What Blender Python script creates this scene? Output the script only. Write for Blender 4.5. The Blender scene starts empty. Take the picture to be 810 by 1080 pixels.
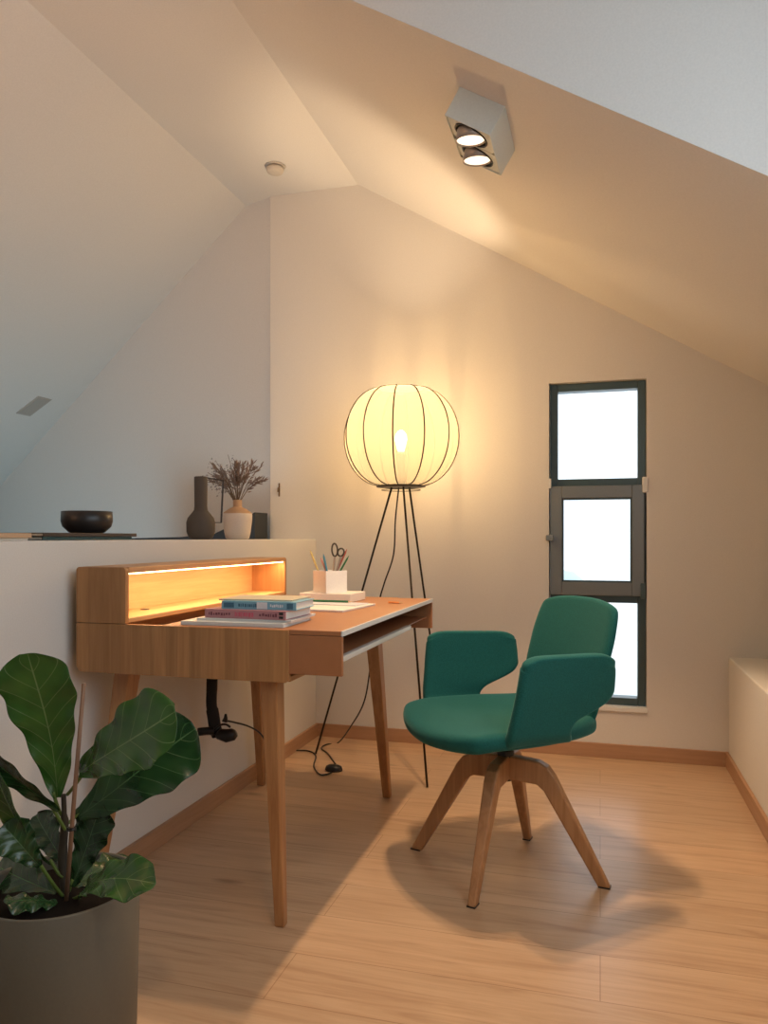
import bpy, bmesh, math, random
from mathutils import Vector, Matrix
random.seed(7)
PI = math.pi
SC = bpy.context.scene
COL = SC.collection

# ---------------------------------------------------------------- camera
FPX, YAW, HOR, EYE = 805.0, math.atan(228/805), 567.0, 1.0
cd = bpy.data.cameras.new('camera'); cam = bpy.data.objects.new('camera', cd); COL.objects.link(cam)
cam.location = (0, 0, EYE); cam.rotation_euler = (PI/2, 0, YAW)
cd.sensor_fit = 'VERTICAL'; cd.sensor_height = 36; cd.lens = FPX/1080*36
cd.shift_y = (HOR-540)/1080
cd.clip_start = .05
SC.camera = cam

# ---------------------------------------------------------------- world, lights, exposure
W = bpy.data.worlds.new('world'); SC.world = W; W.use_nodes = True
wn = W.node_tree.nodes; wb = wn['Background']
wb.inputs[0].default_value = (.88, .95, 1, 1); wb.inputs[1].default_value = 1.6
vs = SC.view_settings
SC.display_settings.display_device = 'sRGB'
vs.view_transform = 'Standard'; vs.look = 'None'; vs.gamma = 1; vs.use_curve_mapping = False
vs.exposure = 0.26

def light(name, kind, loc, energy, color, target=None, **kw):
    l = bpy.data.lights.new(name, kind); l.energy = energy; l.color = color
    for k, v in kw.items(): setattr(l, k, v)
    o = bpy.data.objects.new(name, l); COL.objects.link(o); o.location = loc
    if target is not None:
        o.rotation_euler = (Vector(target)-Vector(loc)).to_track_quat('-Z', 'Y').to_euler()
    return o
COOL = (.62, .82, 1)
WARM = (1, .66, .39)
# assumed daylight through an unseen dormer opening on the right, nearer than the frame
light('assumed_dormer_daylight', 'AREA', (.66, .85, 1.75), 4.5, COOL, (-.3, 1.8, 2.0), shape='RECTANGLE', size=1.8, size_y=1.2)
# assumed daylight low in the stairwell behind the half wall, no window is built
light('assumed_stairwell_daylight', 'AREA', (-2.9, 1.9, -.75), 12, (.44, .80, 1), (-3.1, 4.0, 1.0), spread=2.3, shape='RECTANGLE', size=2.0, size_y=1.0)
# assumed ceiling spot behind the camera, no fixture built, then an added warm wash
light('unseen_warm_spot', 'SPOT', (.1, .35, 2.7), 38, WARM, (.25, 1.2, 0), spot_size=1.1, spot_blend=.6, shadow_soft_size=.06)
light('unseen_warm_spot', 'SPOT', (-2.2, .0, 1.5), 82, (1, .50, .24), (-2.4, 2.6, 2.9), spot_size=1.9, spot_blend=1, shadow_soft_size=.25)  # added light that warms the stairwell slope, no fixture stands here

# ---------------------------------------------------------------- helpers
def link(name, me, mat=None, parent=None):
    o = bpy.data.objects.new(name, me); COL.objects.link(o)
    if mat is not None:
        for m in (mat if isinstance(mat, (list, tuple)) else [mat]): me.materials.append(m)
    if parent is not None: o.parent = parent
    return o
def bm_obj(name, bm, mat=None, parent=None, smooth=False, bevel=0, seg=2):
    bmesh.ops.recalc_face_normals(bm, faces=bm.faces)
    me = bpy.data.meshes.new(name); bm.to_mesh(me); bm.free()
    if smooth:
        for p in me.polygons: p.use_smooth = True
    o = link(name, me, mat, parent)
    if bevel:
        b = o.modifiers.new('bevel', 'BEVEL'); b.width = bevel; b.segments = seg; b.limit_method = 'ANGLE'; b.angle_limit = .6
    return o
def add_box(bm, x0, x1, y0, y1, z0, z1, M=None):
    vs_ = [Vector((x, y, z)) for x in (x0, x1) for y in (y0, y1) for z in (z0, z1)]
    if M: vs_ = [M @ v for v in vs_]
    v = [bm.verts.new(p) for p in vs_]
    for f in ((0,1,3,2),(4,6,7,5),(0,4,5,1),(2,3,7,6),(0,2,6,4),(1,5,7,3)): bm.faces.new([v[i] for i in f])
def add_prism(bm, pts, a, b, axis='Y', M=None):
    """polygon pts extruded from a to b; pts are (x,z) for Y, (x,y) for Z, (y,z) for X"""
    def P(p, t):
        q = Vector((p[0], t, p[1])) if axis == 'Y' else Vector((p[0], p[1], t)) if axis == 'Z' else Vector((t, p[0], p[1]))
        return M @ q if M else q
    A = [bm.verts.new(P(p, a)) for p in pts]; B = [bm.verts.new(P(p, b)) for p in pts]
    n = len(pts); bm.faces.new(A); bm.faces.new(B[::-1])
    for i in range(n): bm.faces.new((A[i], B[i], B[(i+1) % n], A[(i+1) % n]))
def add_tube(bm, pts, r, seg=10, cap=True):
    pts = [Vector(p) for p in pts]; n = len(pts)
    rr = r if isinstance(r, (list, tuple)) else [r]*n
    T = [(pts[min(i+1, n-1)]-pts[max(i-1, 0)]).normalized() for i in range(n)]
    ref = Vector((0, 0, 1)) if abs(T[0].z) < .9 else Vector((1, 0, 0))
    u = T[0].cross(ref).normalized(); rings = []
    for i in range(n):
        u = (u - T[i]*u.dot(T[i])).normalized(); w = T[i].cross(u)
        rings.append([bm.verts.new(pts[i]+(u*math.cos(2*PI*k/seg)+w*math.sin(2*PI*k/seg))*rr[i]) for k in range(seg)])
    for a, b in zip(rings, rings[1:]):
        for k in range(seg): bm.faces.new((a[k], a[(k+1) % seg], b[(k+1) % seg], b[k]))
    if cap: bm.faces.new(rings[0][::-1]); bm.faces.new(rings[-1])
def spline(pts, n=8):
    P = [Vector(p) for p in pts]; out = []
    for i in range(len(P)-1):
        a = P[max(i-1, 0)]; b = P[i]; c = P[i+1]; d = P[min(i+2, len(P)-1)]
        for k in range(n):
            t = k/n
            out.append(.5*((2*b)+(c-a)*t+(2*a-5*b+4*c-d)*t*t+(3*b-a-3*c+d)*t**3))
    out.append(P[-1]); return out
def add_lathe(bm, prof, seg=40, c=(0, 0, 0), M=None, closed=False):
    rings = []
    for r, z in prof:
        if r < 1e-6:
            p = Vector((c[0], c[1], c[2]+z)); rings.append([bm.verts.new(M @ p if M else p)])
        else:
            R = []
            for k in range(seg):
                p = Vector((c[0]+r*math.cos(2*PI*k/seg), c[1]+r*math.sin(2*PI*k/seg), c[2]+z)); R.append(bm.verts.new(M @ p if M else p))
            rings.append(R)
    for a, b in zip(rings, rings[1:]):
        for k in range(seg):
            k2 = (k+1) % seg
            if len(a) == 1 and len(b) == 1: continue
            if len(a) == 1: bm.faces.new((a[0], b[k], b[k2]))
            elif len(b) == 1: bm.faces.new((a[k], a[k2], b[0]))
            else: bm.faces.new((a[k], a[k2], b[k2], b[k]))
def tag(o, label=None, cat=None, group=None, kind=None):
    if label: o['label'] = label
    if cat: o['category'] = cat
    if group: o['group'] = group
    if kind: o['kind'] = kind
    return o
def empty(name, loc, rz=0):
    o = bpy.data.objects.new(name, None); COL.objects.link(o); o.location = loc; o.rotation_euler = (0, 0, rz)
    o.empty_display_size = .05; return o
def at(px, py, d):
    """world point seen at (px,py) of the 810x1080 frame at distance d along the view"""
    c, s = math.cos(YAW), math.sin(YAW); u = (px-405)/FPX; v = (HOR-py)/FPX
    return Vector(((-s+u*c)*d, (c+u*s)*d, EYE+v*d))
def grid_obj(name, fn, nu, nv, mat, parent, thick, sub=2, off=0):
    bm = bmesh.new()
    V = [[bm.verts.new(fn(i/nu, j/nv)) for j in range(nv+1)] for i in range(nu+1)]
    for i in range(nu):
        for j in range(nv): bm.faces.new((V[i][j], V[i+1][j], V[i+1][j+1], V[i][j+1]))
    o = bm_obj(name, bm, mat, parent, smooth=True)
    s = o.modifiers.new('solid', 'SOLIDIFY'); s.thickness = thick; s.offset = off; s.use_even_offset = True
    if sub:
        m = o.modifiers.new('sub', 'SUBSURF'); m.levels = sub; m.render_levels = sub
    return o
def lerp(tab, t):
    for (a, x), (b, y) in zip(tab, tab[1:]):
        if t <= b: return x+(y-x)*(t-a)/(b-a)
    return tab[-1][1]

# ---------------------------------------------------------------- materials
def mat(name, col, rough=.5, metal=0, spec=.5, bump=0, bscale=200, sheen=0, coat=0):
    m = bpy.data.materials.new(name); m.use_nodes = True; nt = m.node_tree; b = nt.nodes['Principled BSDF']
    b.inputs['Base Color'].default_value = (*col, 1); b.inputs['Roughness'].default_value = rough
    b.inputs['Metallic'].default_value = metal; b.inputs['Specular IOR Level'].default_value = spec
    b.inputs['Sheen Weight'].default_value = sheen; b.inputs['Coat Weight'].default_value = coat
    tc = nt.nodes.new('ShaderNodeTexCoord'); nz = nt.nodes.new('ShaderNodeTexNoise'); nz.inputs['Scale'].default_value = bscale
    nt.links.new(tc.outputs['Object'], nz.inputs['Vector'])
    rmp = nt.nodes.new('ShaderNodeMapRange'); rmp.inputs[3].default_value = .93; rmp.inputs[4].default_value = 1.07
    nt.links.new(nz.outputs['Fac'], rmp.inputs[0])
    mx = nt.nodes.new('ShaderNodeVectorMath'); mx.operation = 'SCALE'; mx.inputs[0].default_value = col
    nt.links.new(rmp.outputs[0], mx.inputs['Scale']); nt.links.new(mx.outputs[0], b.inputs['Base Color'])
    if bump:
        bp = nt.nodes.new('ShaderNodeBump'); bp.inputs['Strength'].default_value = bump; bp.inputs['Distance'].default_value = .001
        nt.links.new(nz.outputs['Fac'], bp.inputs['Height']); nt.links.new(bp.outputs[0], b.inputs['Normal'])
    return m
def wood(name, c0, c1, grain='Z', rough=.45, scale=1.0, strips=0, bump=.15):
    """streaky wood; grain is the local axis the fibres run along"""
    m = bpy.data.materials.new(name); m.use_nodes = True; nt = m.node_tree; N = nt.nodes; L = nt.links; b = N['Principled BSDF']
    b.inputs['Roughness'].default_value = rough
    tc = N.new('ShaderNodeTexCoord'); mp = N.new('ShaderNodeMapping')
    s = {'X': (2, 40, 40), 'Y': (40, 2, 40), 'Z': (40, 40, 2)}[grain]
    mp.inputs['Scale'].default_value = tuple(v*scale for v in s)
    L.new(tc.outputs['Object'], mp.inputs[0])
    n1 = N.new('ShaderNodeTexNoise'); n1.inputs['Scale'].default_value = 1.4; n1.inputs['Detail'].default_value = 6; n1.inputs['Roughness'].default_value = .65
    n1.inputs['Distortion'].default_value = .6; L.new(mp.outputs[0], n1.inputs['Vector'])
    r = N.new('ShaderNodeValToRGB'); r.color_ramp.elements[0].position = .32; r.color_ramp.elements[1].position = .70
    r.color_ramp.elements[0].color = (*c0, 1); r.color_ramp.elements[1].color = (*c1, 1); L.new(n1.outputs['Fac'], r.inputs[0])
    out = r.outputs[0]
    if strips:   # glued lamellas, a step of tone every 1/strips metre across the grain
        sp = N.new('ShaderNodeSeparateXYZ'); L.new(tc.outputs['Object'], sp.inputs[0])
        ad = N.new('ShaderNodeMath'); ad.operation = 'ADD'
        ax = {'X': ('Y', 'Z'), 'Y': ('X', 'Z'), 'Z': ('X', 'Y')}[grain]
        L.new(sp.outputs[ax[0]], ad.inputs[0]); L.new(sp.outputs[ax[1]], ad.inputs[1])
        mu = N.new('ShaderNodeMath'); mu.operation = 'MULTIPLY'; mu.inputs[1].default_value = strips; L.new(ad.outputs[0], mu.inputs[0])
        fl = N.new('ShaderNodeMath'); fl.operation = 'FLOOR'; L.new(mu.outputs[0], fl.inputs[0])
        wn_ = N.new('ShaderNodeTexWhiteNoise'); wn_.noise_dimensions = '1D'; L.new(fl.outputs[0], wn_.inputs['W'])
        mr = N.new('ShaderNodeMapRange'); mr.inputs[3].default_value = .86; mr.inputs[4].default_value = 1.10; L.new(wn_.outputs['Value'], mr.inputs[0])
        vm = N.new('ShaderNodeVectorMath'); vm.operation = 'SCALE'; L.new(out, vm.inputs[0]); L.new(mr.outputs[0], vm.inputs['Scale']); out = vm.outputs[0]
    L.new(out, b.inputs['Base Color'])
    bp = N.new('ShaderNodeBump'); bp.inputs['Strength'].default_value = bump; bp.inputs['Distance'].default_value = .0008
    L.new(n1.outputs['Fac'], bp.inputs['Height']); L.new(bp.outputs[0], b.inputs['Normal'])
    return m
def emis(name, col, s):
    m = bpy.data.materials.new(name); m.use_nodes = True; b = m.node_tree.nodes['Principled BSDF']
    b.inputs['Base Color'].default_value = (*col, 1)
    b.inputs['Emission Color'].default_value = (*col, 1); b.inputs['Emission Strength'].default_value = s
    return m

M_wall = mat('white_plaster', (.74, .715, .67), .92, bump=.12, bscale=260, spec=.2)
M_ceil = mat('ceiling_plaster', (.73, .705, .665), .92, bump=.08, bscale=180, spec=.2)
M_oak = wood('oak', (.34, .155, .052), (.48, .24, .09), 'Z', .42, strips=30)
M_oaky = wood('oak_riser_top', (.42, .215, .085), (.58, .33, .15), 'Y', .42)
M_oaki = wood('oak_inside', (.50, .28, .11), (.62, .37, .17), 'Y', .5)
M_leg = wood('oak_leg', (.36, .16, .06), (.52, .27, .11), 'Z', .4)
M_cleg = wood('chair_leg_wood', (.36, .17, .07), (.52, .28, .13), 'Z', .38)
M_base = wood('baseboard_wood', (.40, .225, .125), (.48, .28, .165), 'X', .5)
M_basey = wood('baseboard_wood_side', (.40, .225, .125), (.48, .28, .165), 'Y', .5)
M_lino = mat('terracotta_laminate', (.38, .158, .064), .42, bscale=30)
M_lip = mat('pale_edge', (.62, .60, .56), .4, spec=.6)
M_black = mat('black_plastic', (.012, .012, .013), .35)
M_rod = mat('dark_bronze_steel', (.035, .026, .018), .4, metal=.7)
M_frame = mat('anthracite_frame', (.06, .10, .11), .35, spec=.5)
M_sash = mat('grey_aluminium_sash', (.20, .225, .24), .35, metal=.1)
M_white = mat('white_paint', (.80, .80, .77), .5)
M_teal = None
def fabric(name, c0, c1):
    m = bpy.data.materials.new(name); m.use_nodes = True; nt = m.node_tree; N = nt.nodes; L = nt.links; b = N['Principled BSDF']
    b.inputs['Roughness'].default_value = .85; b.inputs['Specular IOR Level'].default_value = .2
    b.inputs['Sheen Weight'].default_value = .35; b.inputs['Sheen Roughness'].default_value = .4; b.inputs['Sheen Tint'].default_value = (.4, .85, .85, 1)
    tc = N.new('ShaderNodeTexCoord'); n = N.new('ShaderNodeTexNoise'); n.inputs['Scale'].default_value = 420; n.inputs['Detail'].default_value = 3
    L.new(tc.outputs['Object'], n.inputs['Vector'])
    r = N.new('ShaderNodeValToRGB'); r.color_ramp.elements[0].position = .35; r.color_ramp.elements[1].position = .65
    r.color_ramp.elements[0].color = (*c0, 1); r.color_ramp.elements[1].color = (*c1, 1)
    L.new(n.outputs['Fac'], r.inputs[0]); L.new(r.outputs[0], b.inputs['Base Color'])
    bp = N.new('ShaderNodeBump'); bp.inputs['Strength'].default_value = .35; bp.inputs['Distance'].default_value = .0006
    L.new(n.outputs['Fac'], bp.inputs['Height']); L.new(bp.outputs[0], b.inputs['Normal']); return m
M_teal = fabric('teal_wool', (.007, .080, .076), (.014, .128, .116))

def floor_mat():
    m = bpy.data.materials.new('oak_planks'); m.use_nodes = True; nt = m.node_tree; N = nt.nodes; L = nt.links; b = N['Principled BSDF']
    tc = N.new('ShaderNodeTexCoord')
    br = N.new('ShaderNodeTexBrick'); br.offset = .37; br.inputs['Scale'].default_value = 1
    br.inputs['Brick Width'].default_value = 1.9; br.inputs['Row Height'].default_value = .19
    br.inputs['Mortar Size'].default_value = .0011; br.inputs['Mortar Smooth'].default_value = .2; br.inputs['Bias'].default_value = 0
    br.inputs['Color1'].default_value = (.92, .92, .92, 1); br.inputs['Color2'].default_value = (1.06, 1.04, 1.02, 1); br.inputs['Mortar'].default_value = (.62, .55, .5, 1)
    L.new(tc.outputs['Object'], br.inputs['Vector'])
    mp = N.new('ShaderNodeMapping'); mp.inputs['Scale'].default_value = (1.3, 16, 1); L.new(tc.outputs['Object'], mp.inputs[0])
    # shift the grain from plank to plank
    sp = N.new('ShaderNodeSeparateXYZ'); L.new(tc.outputs['Object'], sp.inputs[0])
    dv = N.new('ShaderNodeMath'); dv.operation = 'DIVIDE'; dv.inputs[1].default_value = .19; L.new(sp.outputs['Y'], dv.inputs[0])
    fl = N.new('ShaderNodeMath'); fl.operation = 'FLOOR'; L.new(dv.outputs[0], fl.inputs[0])
    m3 = N.new('ShaderNodeMath'); m3.operation = 'MULTIPLY'; m3.inputs[1].default_value = 3.7; L.new(fl.outputs[0], m3.inputs[0])
    n = N.new('ShaderNodeTexNoise'); n.noise_dimensions = '4D'; n.inputs['Scale'].default_value = 1.6; n.inputs['Detail'].default_value = 5
    n.inputs['Roughness'].default_value = .6; n.inputs['Distortion'].default_value = 1.2
    L.new(mp.outputs[0], n.inputs['Vector']); L.new(m3.outputs[0], n.inputs['W'])
    mp2 = N.new('ShaderNodeMapping'); mp2.inputs['Scale'].default_value = (4, 160, 1); L.new(tc.outputs['Object'], mp2.inputs[0])
    n2 = N.new('ShaderNodeTexNoise'); n2.inputs['Scale'].default_value = 1; n2.inputs['Detail'].default_value = 3; L.new(mp2.outputs[0], n2.inputs['Vector'])
    r = N.new('ShaderNodeValToRGB'); e = r.color_ramp.elements
    e[0].position = .30; e[0].color = (.44, .275, .165, 1); e[1].position = .62; e[1].color = (.60, .415, .265, 1)
    e2 = r.color_ramp.elements.new(.47); e2.color = (.55, .37, .23, 1)
    L.new(n.outputs['Fac'], r.inputs[0])
    # knots
    vo = N.new('ShaderNodeTexVoronoi'); vo.inputs['Scale'].default_value = 1; mp3 = N.new('ShaderNodeMapping'); mp3.inputs['Scale'].default_value = (1.5, 4.6, 1)
    L.new(tc.outputs['Object'], mp3.inputs[0]); L.new(mp3.outputs[0], vo.inputs['Vector'])
    kr = N.new('ShaderNodeMapRange'); kr.inputs[1].default_value = .02; kr.inputs[2].default_value = .09; kr.inputs[3].default_value = .62; kr.inputs[4].default_value = 1
    L.new(vo.outputs['Distance'], kr.inputs[0])
    a = N.new('ShaderNodeMix'); a.data_type = 'RGBA'; a.blend_type = 'MULTIPLY'; a.inputs[0].default_value = 1
    L.new(r.outputs[0], a.inputs[6]); L.new(br.outputs['Color'], a.inputs[7])
    v = N.new('ShaderNodeVectorMath'); v.operation = 'SCALE'; L.new(a.outputs[2], v.inputs[0])
    fr = N.new('ShaderNodeMapRange'); fr.inputs[3].default_value = .88; fr.inputs[4].default_value = 1.1; L.new(n2.outputs['Fac'], fr.inputs[0])
    mm = N.new('ShaderNodeMath'); mm.operation = 'MULTIPLY'; L.new(fr.outputs[0], mm.inputs[0]); L.new(kr.outputs[0], mm.inputs[1])
    L.new(mm.outputs[0], v.inputs['Scale']); L.new(v.outputs[0], b.inputs['Base Color'])
    b.inputs['Roughness'].default_value = .30; b.inputs['Specular IOR Level'].default_value = .4
    bp = N.new('ShaderNodeBump'); bp.inputs['Strength'].default_value = .25; bp.inputs['Distance'].default_value = .001
    L.new(mm.outputs[0], bp.inputs['Height']); L.new(bp.outputs[0], b.inputs['Normal']); return m

# ---------------------------------------------------------------- the room
XL, XP, XR, YB = -1.381, -1.634, .54, 3.62
ZS, XS0, XS1, K = 2.755, -1.803, -1.158, .593   # flat strip of the ceiling and the pitch of both slopes
YC, XU, ZK = 1.96, .70, .478                     # dormer cheek, upper right wall, ledge
YF = -1.8
def slope(x): return ZS-K*(x-XS1)
def struct(name, bm, m, label=None, **kw):
    o = bm_obj(name, bm, m, **kw); o['kind'] = 'structure'
    if label: o['label'] = label
    return o
bm = bmesh.new(); add_box(bm, XP, .85, YF, 3.9, -.12, 0)
struct('floor', bm, floor_mat(), 'light oak plank floor running across the room')
bm = bmesh.new(); add_box(bm, -6.2, XP, YF, 6.2, -1.3, -1.2)
struct('floor_stairwell', bm, M_wall, 'floor below in the stairwell behind the half wall')
# back wall with the tall window opening
WX0, WX1, WZ0, WZ1 = -.229, .201, .222, 1.716
bm = bmesh.new()
add_prism(bm, [(XP, -.1), (WX0, -.1), (WX0, slope(WX0)+.05), (XS1, ZS+.05), (XP, ZS+.05)], YB, YB+.22)
add_prism(bm, [(WX1, -.1), (.85, -.1), (.85, slope(.85)+.05), (WX1, slope(WX1)+.05)], YB, YB+.22)
add_box(bm, WX0, WX1, YB, YB+.22, -.1, WZ0)
add_prism(bm, [(WX0, WZ1), (WX1, WZ1), (WX1, slope(WX1)+.05), (WX0, slope(WX0)+.05)], YB, YB+.22)
bmesh.ops.remove_doubles(bm, verts=bm.verts, dist=1e-5)
struct('wall_back', bm, M_wall, 'white gable wall with the tall narrow window')
# half wall to the stairwell
bm = bmesh.new(); add_box(bm, XP, XL, YF, YB, -1.2, .992)
struct('wall_left', bm, M_wall, 'white half wall with a wide flat top behind the desk', bevel=.004)
# knee wall with its ledge, and the wall above it
bm = bmesh.new(); add_box(bm, XR, .85, YF, YB, 0, ZK)
struct('wall_right', bm, M_wall, 'low white knee wall with a ledge at the right', bevel=.006)
bm = bmesh.new()
add_prism(bm, [(YC, ZK), (YB, ZK), (YB, slope(XU)+.03), (YC, slope(XU)+.03)], XU, .85, 'X')
add_box(bm, XU, .85, 1.75, YC, ZK, ZS+.03); add_box(bm, XU, .85, YF, -.4, ZK, ZS+.03)
add_box(bm, XU, .85, -.4, 1.75, ZK, .95); add_box(bm, XU, .85, -.4, 1.75, 2.3, ZS+.03)  # gap left for the assumed dormer window, out of view
struct('wall_right_upper', bm, M_wall, 'white wall above the ledge at the right')
bm = bmesh.new(); add_prism(bm, [(XS1, ZS), (XU, slope(XU)), (XU, ZS+.05), (XS1, ZS+.05)], YC, YC+.05)
struct('wall_dormer_cheek', bm, M_ceil, 'pale triangular dormer wall above the sloping ceiling')
bm = bmesh.new(); add_box(bm, -6.2, .85, YF-.15, YF, -1.2, 3.2)
struct('wall_front', bm, M_wall, 'white wall behind the viewer')
bm = bmesh.new(); add_box(bm, -6.2, -6.0, YF, 6.2, -1.2, 1.0)
struct('wall_stairwell', bm, M_wall, 'far left wall of the stairwell')
d = Vector((-.942, .335, 0)); nrm = Vector((.335, .942, 0)); p0 = Vector((XP+.002, YB+.006, 0)); p1 = p0+d*5.2
bm = bmesh.new()
add_prism(bm, [(p0.x, p0.y), (p1.x, p1.y), (p1.x+nrm.x*.12, p1.y+nrm.y*.12), (p0.x+.0+nrm.x*.12, p0.y+nrm.y*.12)], -1.2, 2.9, 'Z')
struct('wall_rear', bm, M_ceil, 'pale blue-grey lit wall of the stairwell, left of the gable wall')
# ceiling
bm = bmesh.new()
add_box(bm, XS0, XS1, YF, 3.95, ZS, ZS+.06)
add_box(bm, XS1, .85, YF, YC, ZS, ZS+.06)
struct('ceiling', bm, M_ceil, 'flat strip of ceiling along the ridge')
bm = bmesh.new(); add_prism(bm, [(XS1, ZS), (.85, slope(.85)), (.85, slope(.85)+.07), (XS1, ZS+.07)], YC+.05, 3.84)
struct('ceiling_right', bm, M_ceil, 'sloping ceiling coming down over the window wall')
bm = bmesh.new(); add_prism(bm, [(XS0, ZS), (-6.1, ZS-K*(6.1-1.803)), (-6.1, ZS-K*(6.1-1.803)+.07), (XS0, ZS+.07)], YF, 5.9)
struct('ceiling_left', bm, M_ceil, 'sloping ceiling over the stairwell')
# baseboards
bm = bmesh.new(); add_box(bm, XL, XR, YB-.014, YB, 0, .064); struct('baseboard_back', bm, M_base, 'oak baseboard under the window', bevel=.002)
bm = bmesh.new(); add_box(bm, XL, XL+.014, YF, YB-.014, 0, .064); struct('baseboard_left', bm, M_basey, 'oak baseboard along the half wall', bevel=.002)
bm = bmesh.new(); add_box(bm, XR-.014, XR, YF, YB-.014, 0, .064); struct('baseboard_right', bm, M_basey, 'oak baseboard along the knee wall', bevel=.002)
# dark sloping panel in the stairwell
bm = bmesh.new()
add_prism(bm, [(-2.42, -1.2), (-1.64, -1.2), (-1.64, 1.125), (-1.79, 1.050), (-1.86, 1.02), (-2.05, 1.003), (-2.42, .995)], 3.45, 3.60)
o = struct('dark_panel_1', bm, mat('dark_slate', (.035, .04, .045), .7), 'dark grey sloping panel in the stairwell')

# window
M_glass = bpy.data.materials.new('window_glass'); M_glass.use_nodes = True
nt = M_glass.node_tree; nt.nodes.clear()
o_ = nt.nodes.new('ShaderNodeOutputMaterial'); tr = nt.nodes.new('ShaderNodeBsdfTransparent'); gl = nt.nodes.new('ShaderNodeBsdfGlossy')
gl.inputs['Roughness'].default_value = .02; fr = nt.nodes.new('ShaderNodeFresnel'); fr.inputs[0].default_value = 1.45; mx = nt.nodes.new('ShaderNodeMixShader')
tr.inputs[0].default_value = (.95, .98, 1, 1)
nt.links.new(fr.outputs[0], mx.inputs[0]); nt.links.new(tr.outputs[0], mx.inputs[1]); nt.links.new(gl.outputs[0], mx.inputs[2]); nt.links.new(mx.outputs[0], o_.inputs[0])
win = empty('window_1', (WX0, YB+.05, WZ0)); tag(win, 'tall narrow window of three panes in a dark grey frame', 'window', kind='structure')
def wbox(name, x0, x1, y0, y1, z0, z1, m, bev=.002, par=None):
    bm = bmesh.new(); add_box(bm, x0-WX0, x1-WX0, y0-YB-.05, y1-YB-.05, z0-WZ0, z1-WZ0)
    return bm_obj(name, bm, m, par or win, bevel=bev)
def ring(name, x0, x1, z0, z1, w, y0, y1, m, ws=None):
    l, r, t, b = ws or (w, w, w, w)
    bm = bmesh.new(); q = lambda *a: add_box(bm, a[0]-WX0, a[1]-WX0, y0-YB-.05, y1-YB-.05, a[2]-WZ0, a[3]-WZ0)
    q(x0, x0+l, z0, z1); q(x1-r, x1, z0, z1); q(x0+l, x1-r, z1-t, z1); q(x0+l, x1-r, z0, z0+b)
    return bm_obj(name, bm, m, win, bevel=.003)
ZA, ZB = .735, 1.238     # bottom and top of the middle sash
ring('frame', WX0+.004, WX1-.003, WZ0+.012, WZ1-.002, .034, YB+.030, YB+.10, M_frame)
wbox('transom', WX0+.03, WX1-.03, YB+.034, YB+.10, ZB-.004, ZB+.034, M_frame)
wbox('transom', WX0+.03, WX1-.03, YB+.034, YB+.10, ZA-.034, ZA+.004, M_frame)
wbox('pane', WX0+.03, WX1-.03, YB+.07, YB+.076, ZB+.03, WZ1-.03, M_glass, 0)
wbox('pane', WX0+.03, WX1-.03, YB+.07, YB+.076, WZ0+.03, ZA-.03, M_glass, 0)
sash = ring('sash', WX0+.006, WX1-.010, ZA, ZB, .05, YB+.006, YB+.05, M_sash, (.052, .052, .056, .060))
sash['label'] = 'lighter grey opening sash of the middle pane'
gk = ring('gasket', WX0+.050, WX1-.054, ZA+.052, ZB-.048, .016, YB+.014, YB+.046, M_frame)
wbox('pane', WX0+.06, WX1-.06, YB+.035, YB+.041, ZA+.055, ZB-.05, M_glass, 0)
h = wbox('handle', WX0-.012, WX0+.022, YB-.035, YB+.008, .985, 1.012, M_sash, .004); h['label'] = 'grey window handle'
wbox('hinge', WX1-.018, WX1+.004, YB-.006, YB+.03, ZB-.035, ZB+.035, M_white, .003)
wbox('hinge', WX0+.0, WX0+.010, YB-.004, YB+.03, ZB-.01, ZB+.035, M_white, .002)
wbox('hinge', WX1-.026, WX1-.004, YB-.004, YB+.03, ZA-.01, ZA+.06, M_frame, .003)
wbox('sill', WX0-.004, WX1+.004, YB-.012, YB+.03, WZ0-.010, WZ0+.012, M_white, .003)
bm = bmesh.new(); add_lathe(bm, [(0, .13), (.10, .11), (.17, .05), (.19, 0), (.19, -.9), (0, -.9)], 32)
dm = bm_obj('garden_dome', bm, mat('pale_blue_sheet', (.62, .80, .86), .5), smooth=True); dm.location = (-.30, 6.2, .62); tag(dm, 'pale blue rounded form outside, low in the middle window pane', 'dome')
bm = bmesh.new(); add_box(bm, -6, 6, 3.9, 14, -.12, -.05)
struct('ground_outside', bm, mat('pale_gravel', (.84, .84, .82), .9), 'bright ground outside the window')

# wall latch, smoke detector, ceiling vent
lp = empty('wall_latch', (-1.583, YB, 1.245)); tag(lp, 'small brown metal latch high on the gable wall near its left edge', 'latch')
M_brass = mat('aged_brass', (.18, .12, .07), .45, metal=.6)
bm = bmesh.new(); add_box(bm, -.004, .004, -.004, 0, -.034, .034); bm_obj('plate', bm, M_brass, lp, bevel=.002)
bm = bmesh.new(); add_tube(bm, [(0, -.004, .01), (0, -.016, .008), (0, -.018, -.012)], .004, 8); bm_obj('hook', bm, M_brass, lp, smooth=True)
sd = empty('smoke_detector', (-1.478, 3.33, ZS)); tag(sd, 'small round white smoke detector on the flat ceiling strip', 'smoke detector')
bm = bmesh.new(); add_lathe(bm, [(0, -.004), (.046, -.004), (.05, 0), (.05, .0)], 32)
bm_obj('base_plate', bm, mat('detector_base', (.5, .47, .43), .5), sd, smooth=True)
bm = bmesh.new(); add_lathe(bm, [(.030, -.004), (.036, -.010), (.042, -.012), (.042, -.020), (.036, -.03), (.018, -.034), (0, -.034)], 32)
bm_obj('cover', bm, mat('detector_white', (.62, .56, .48), .5), sd, smooth=True)
vn = Vector((K, 0, 1)).normalized()
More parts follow.
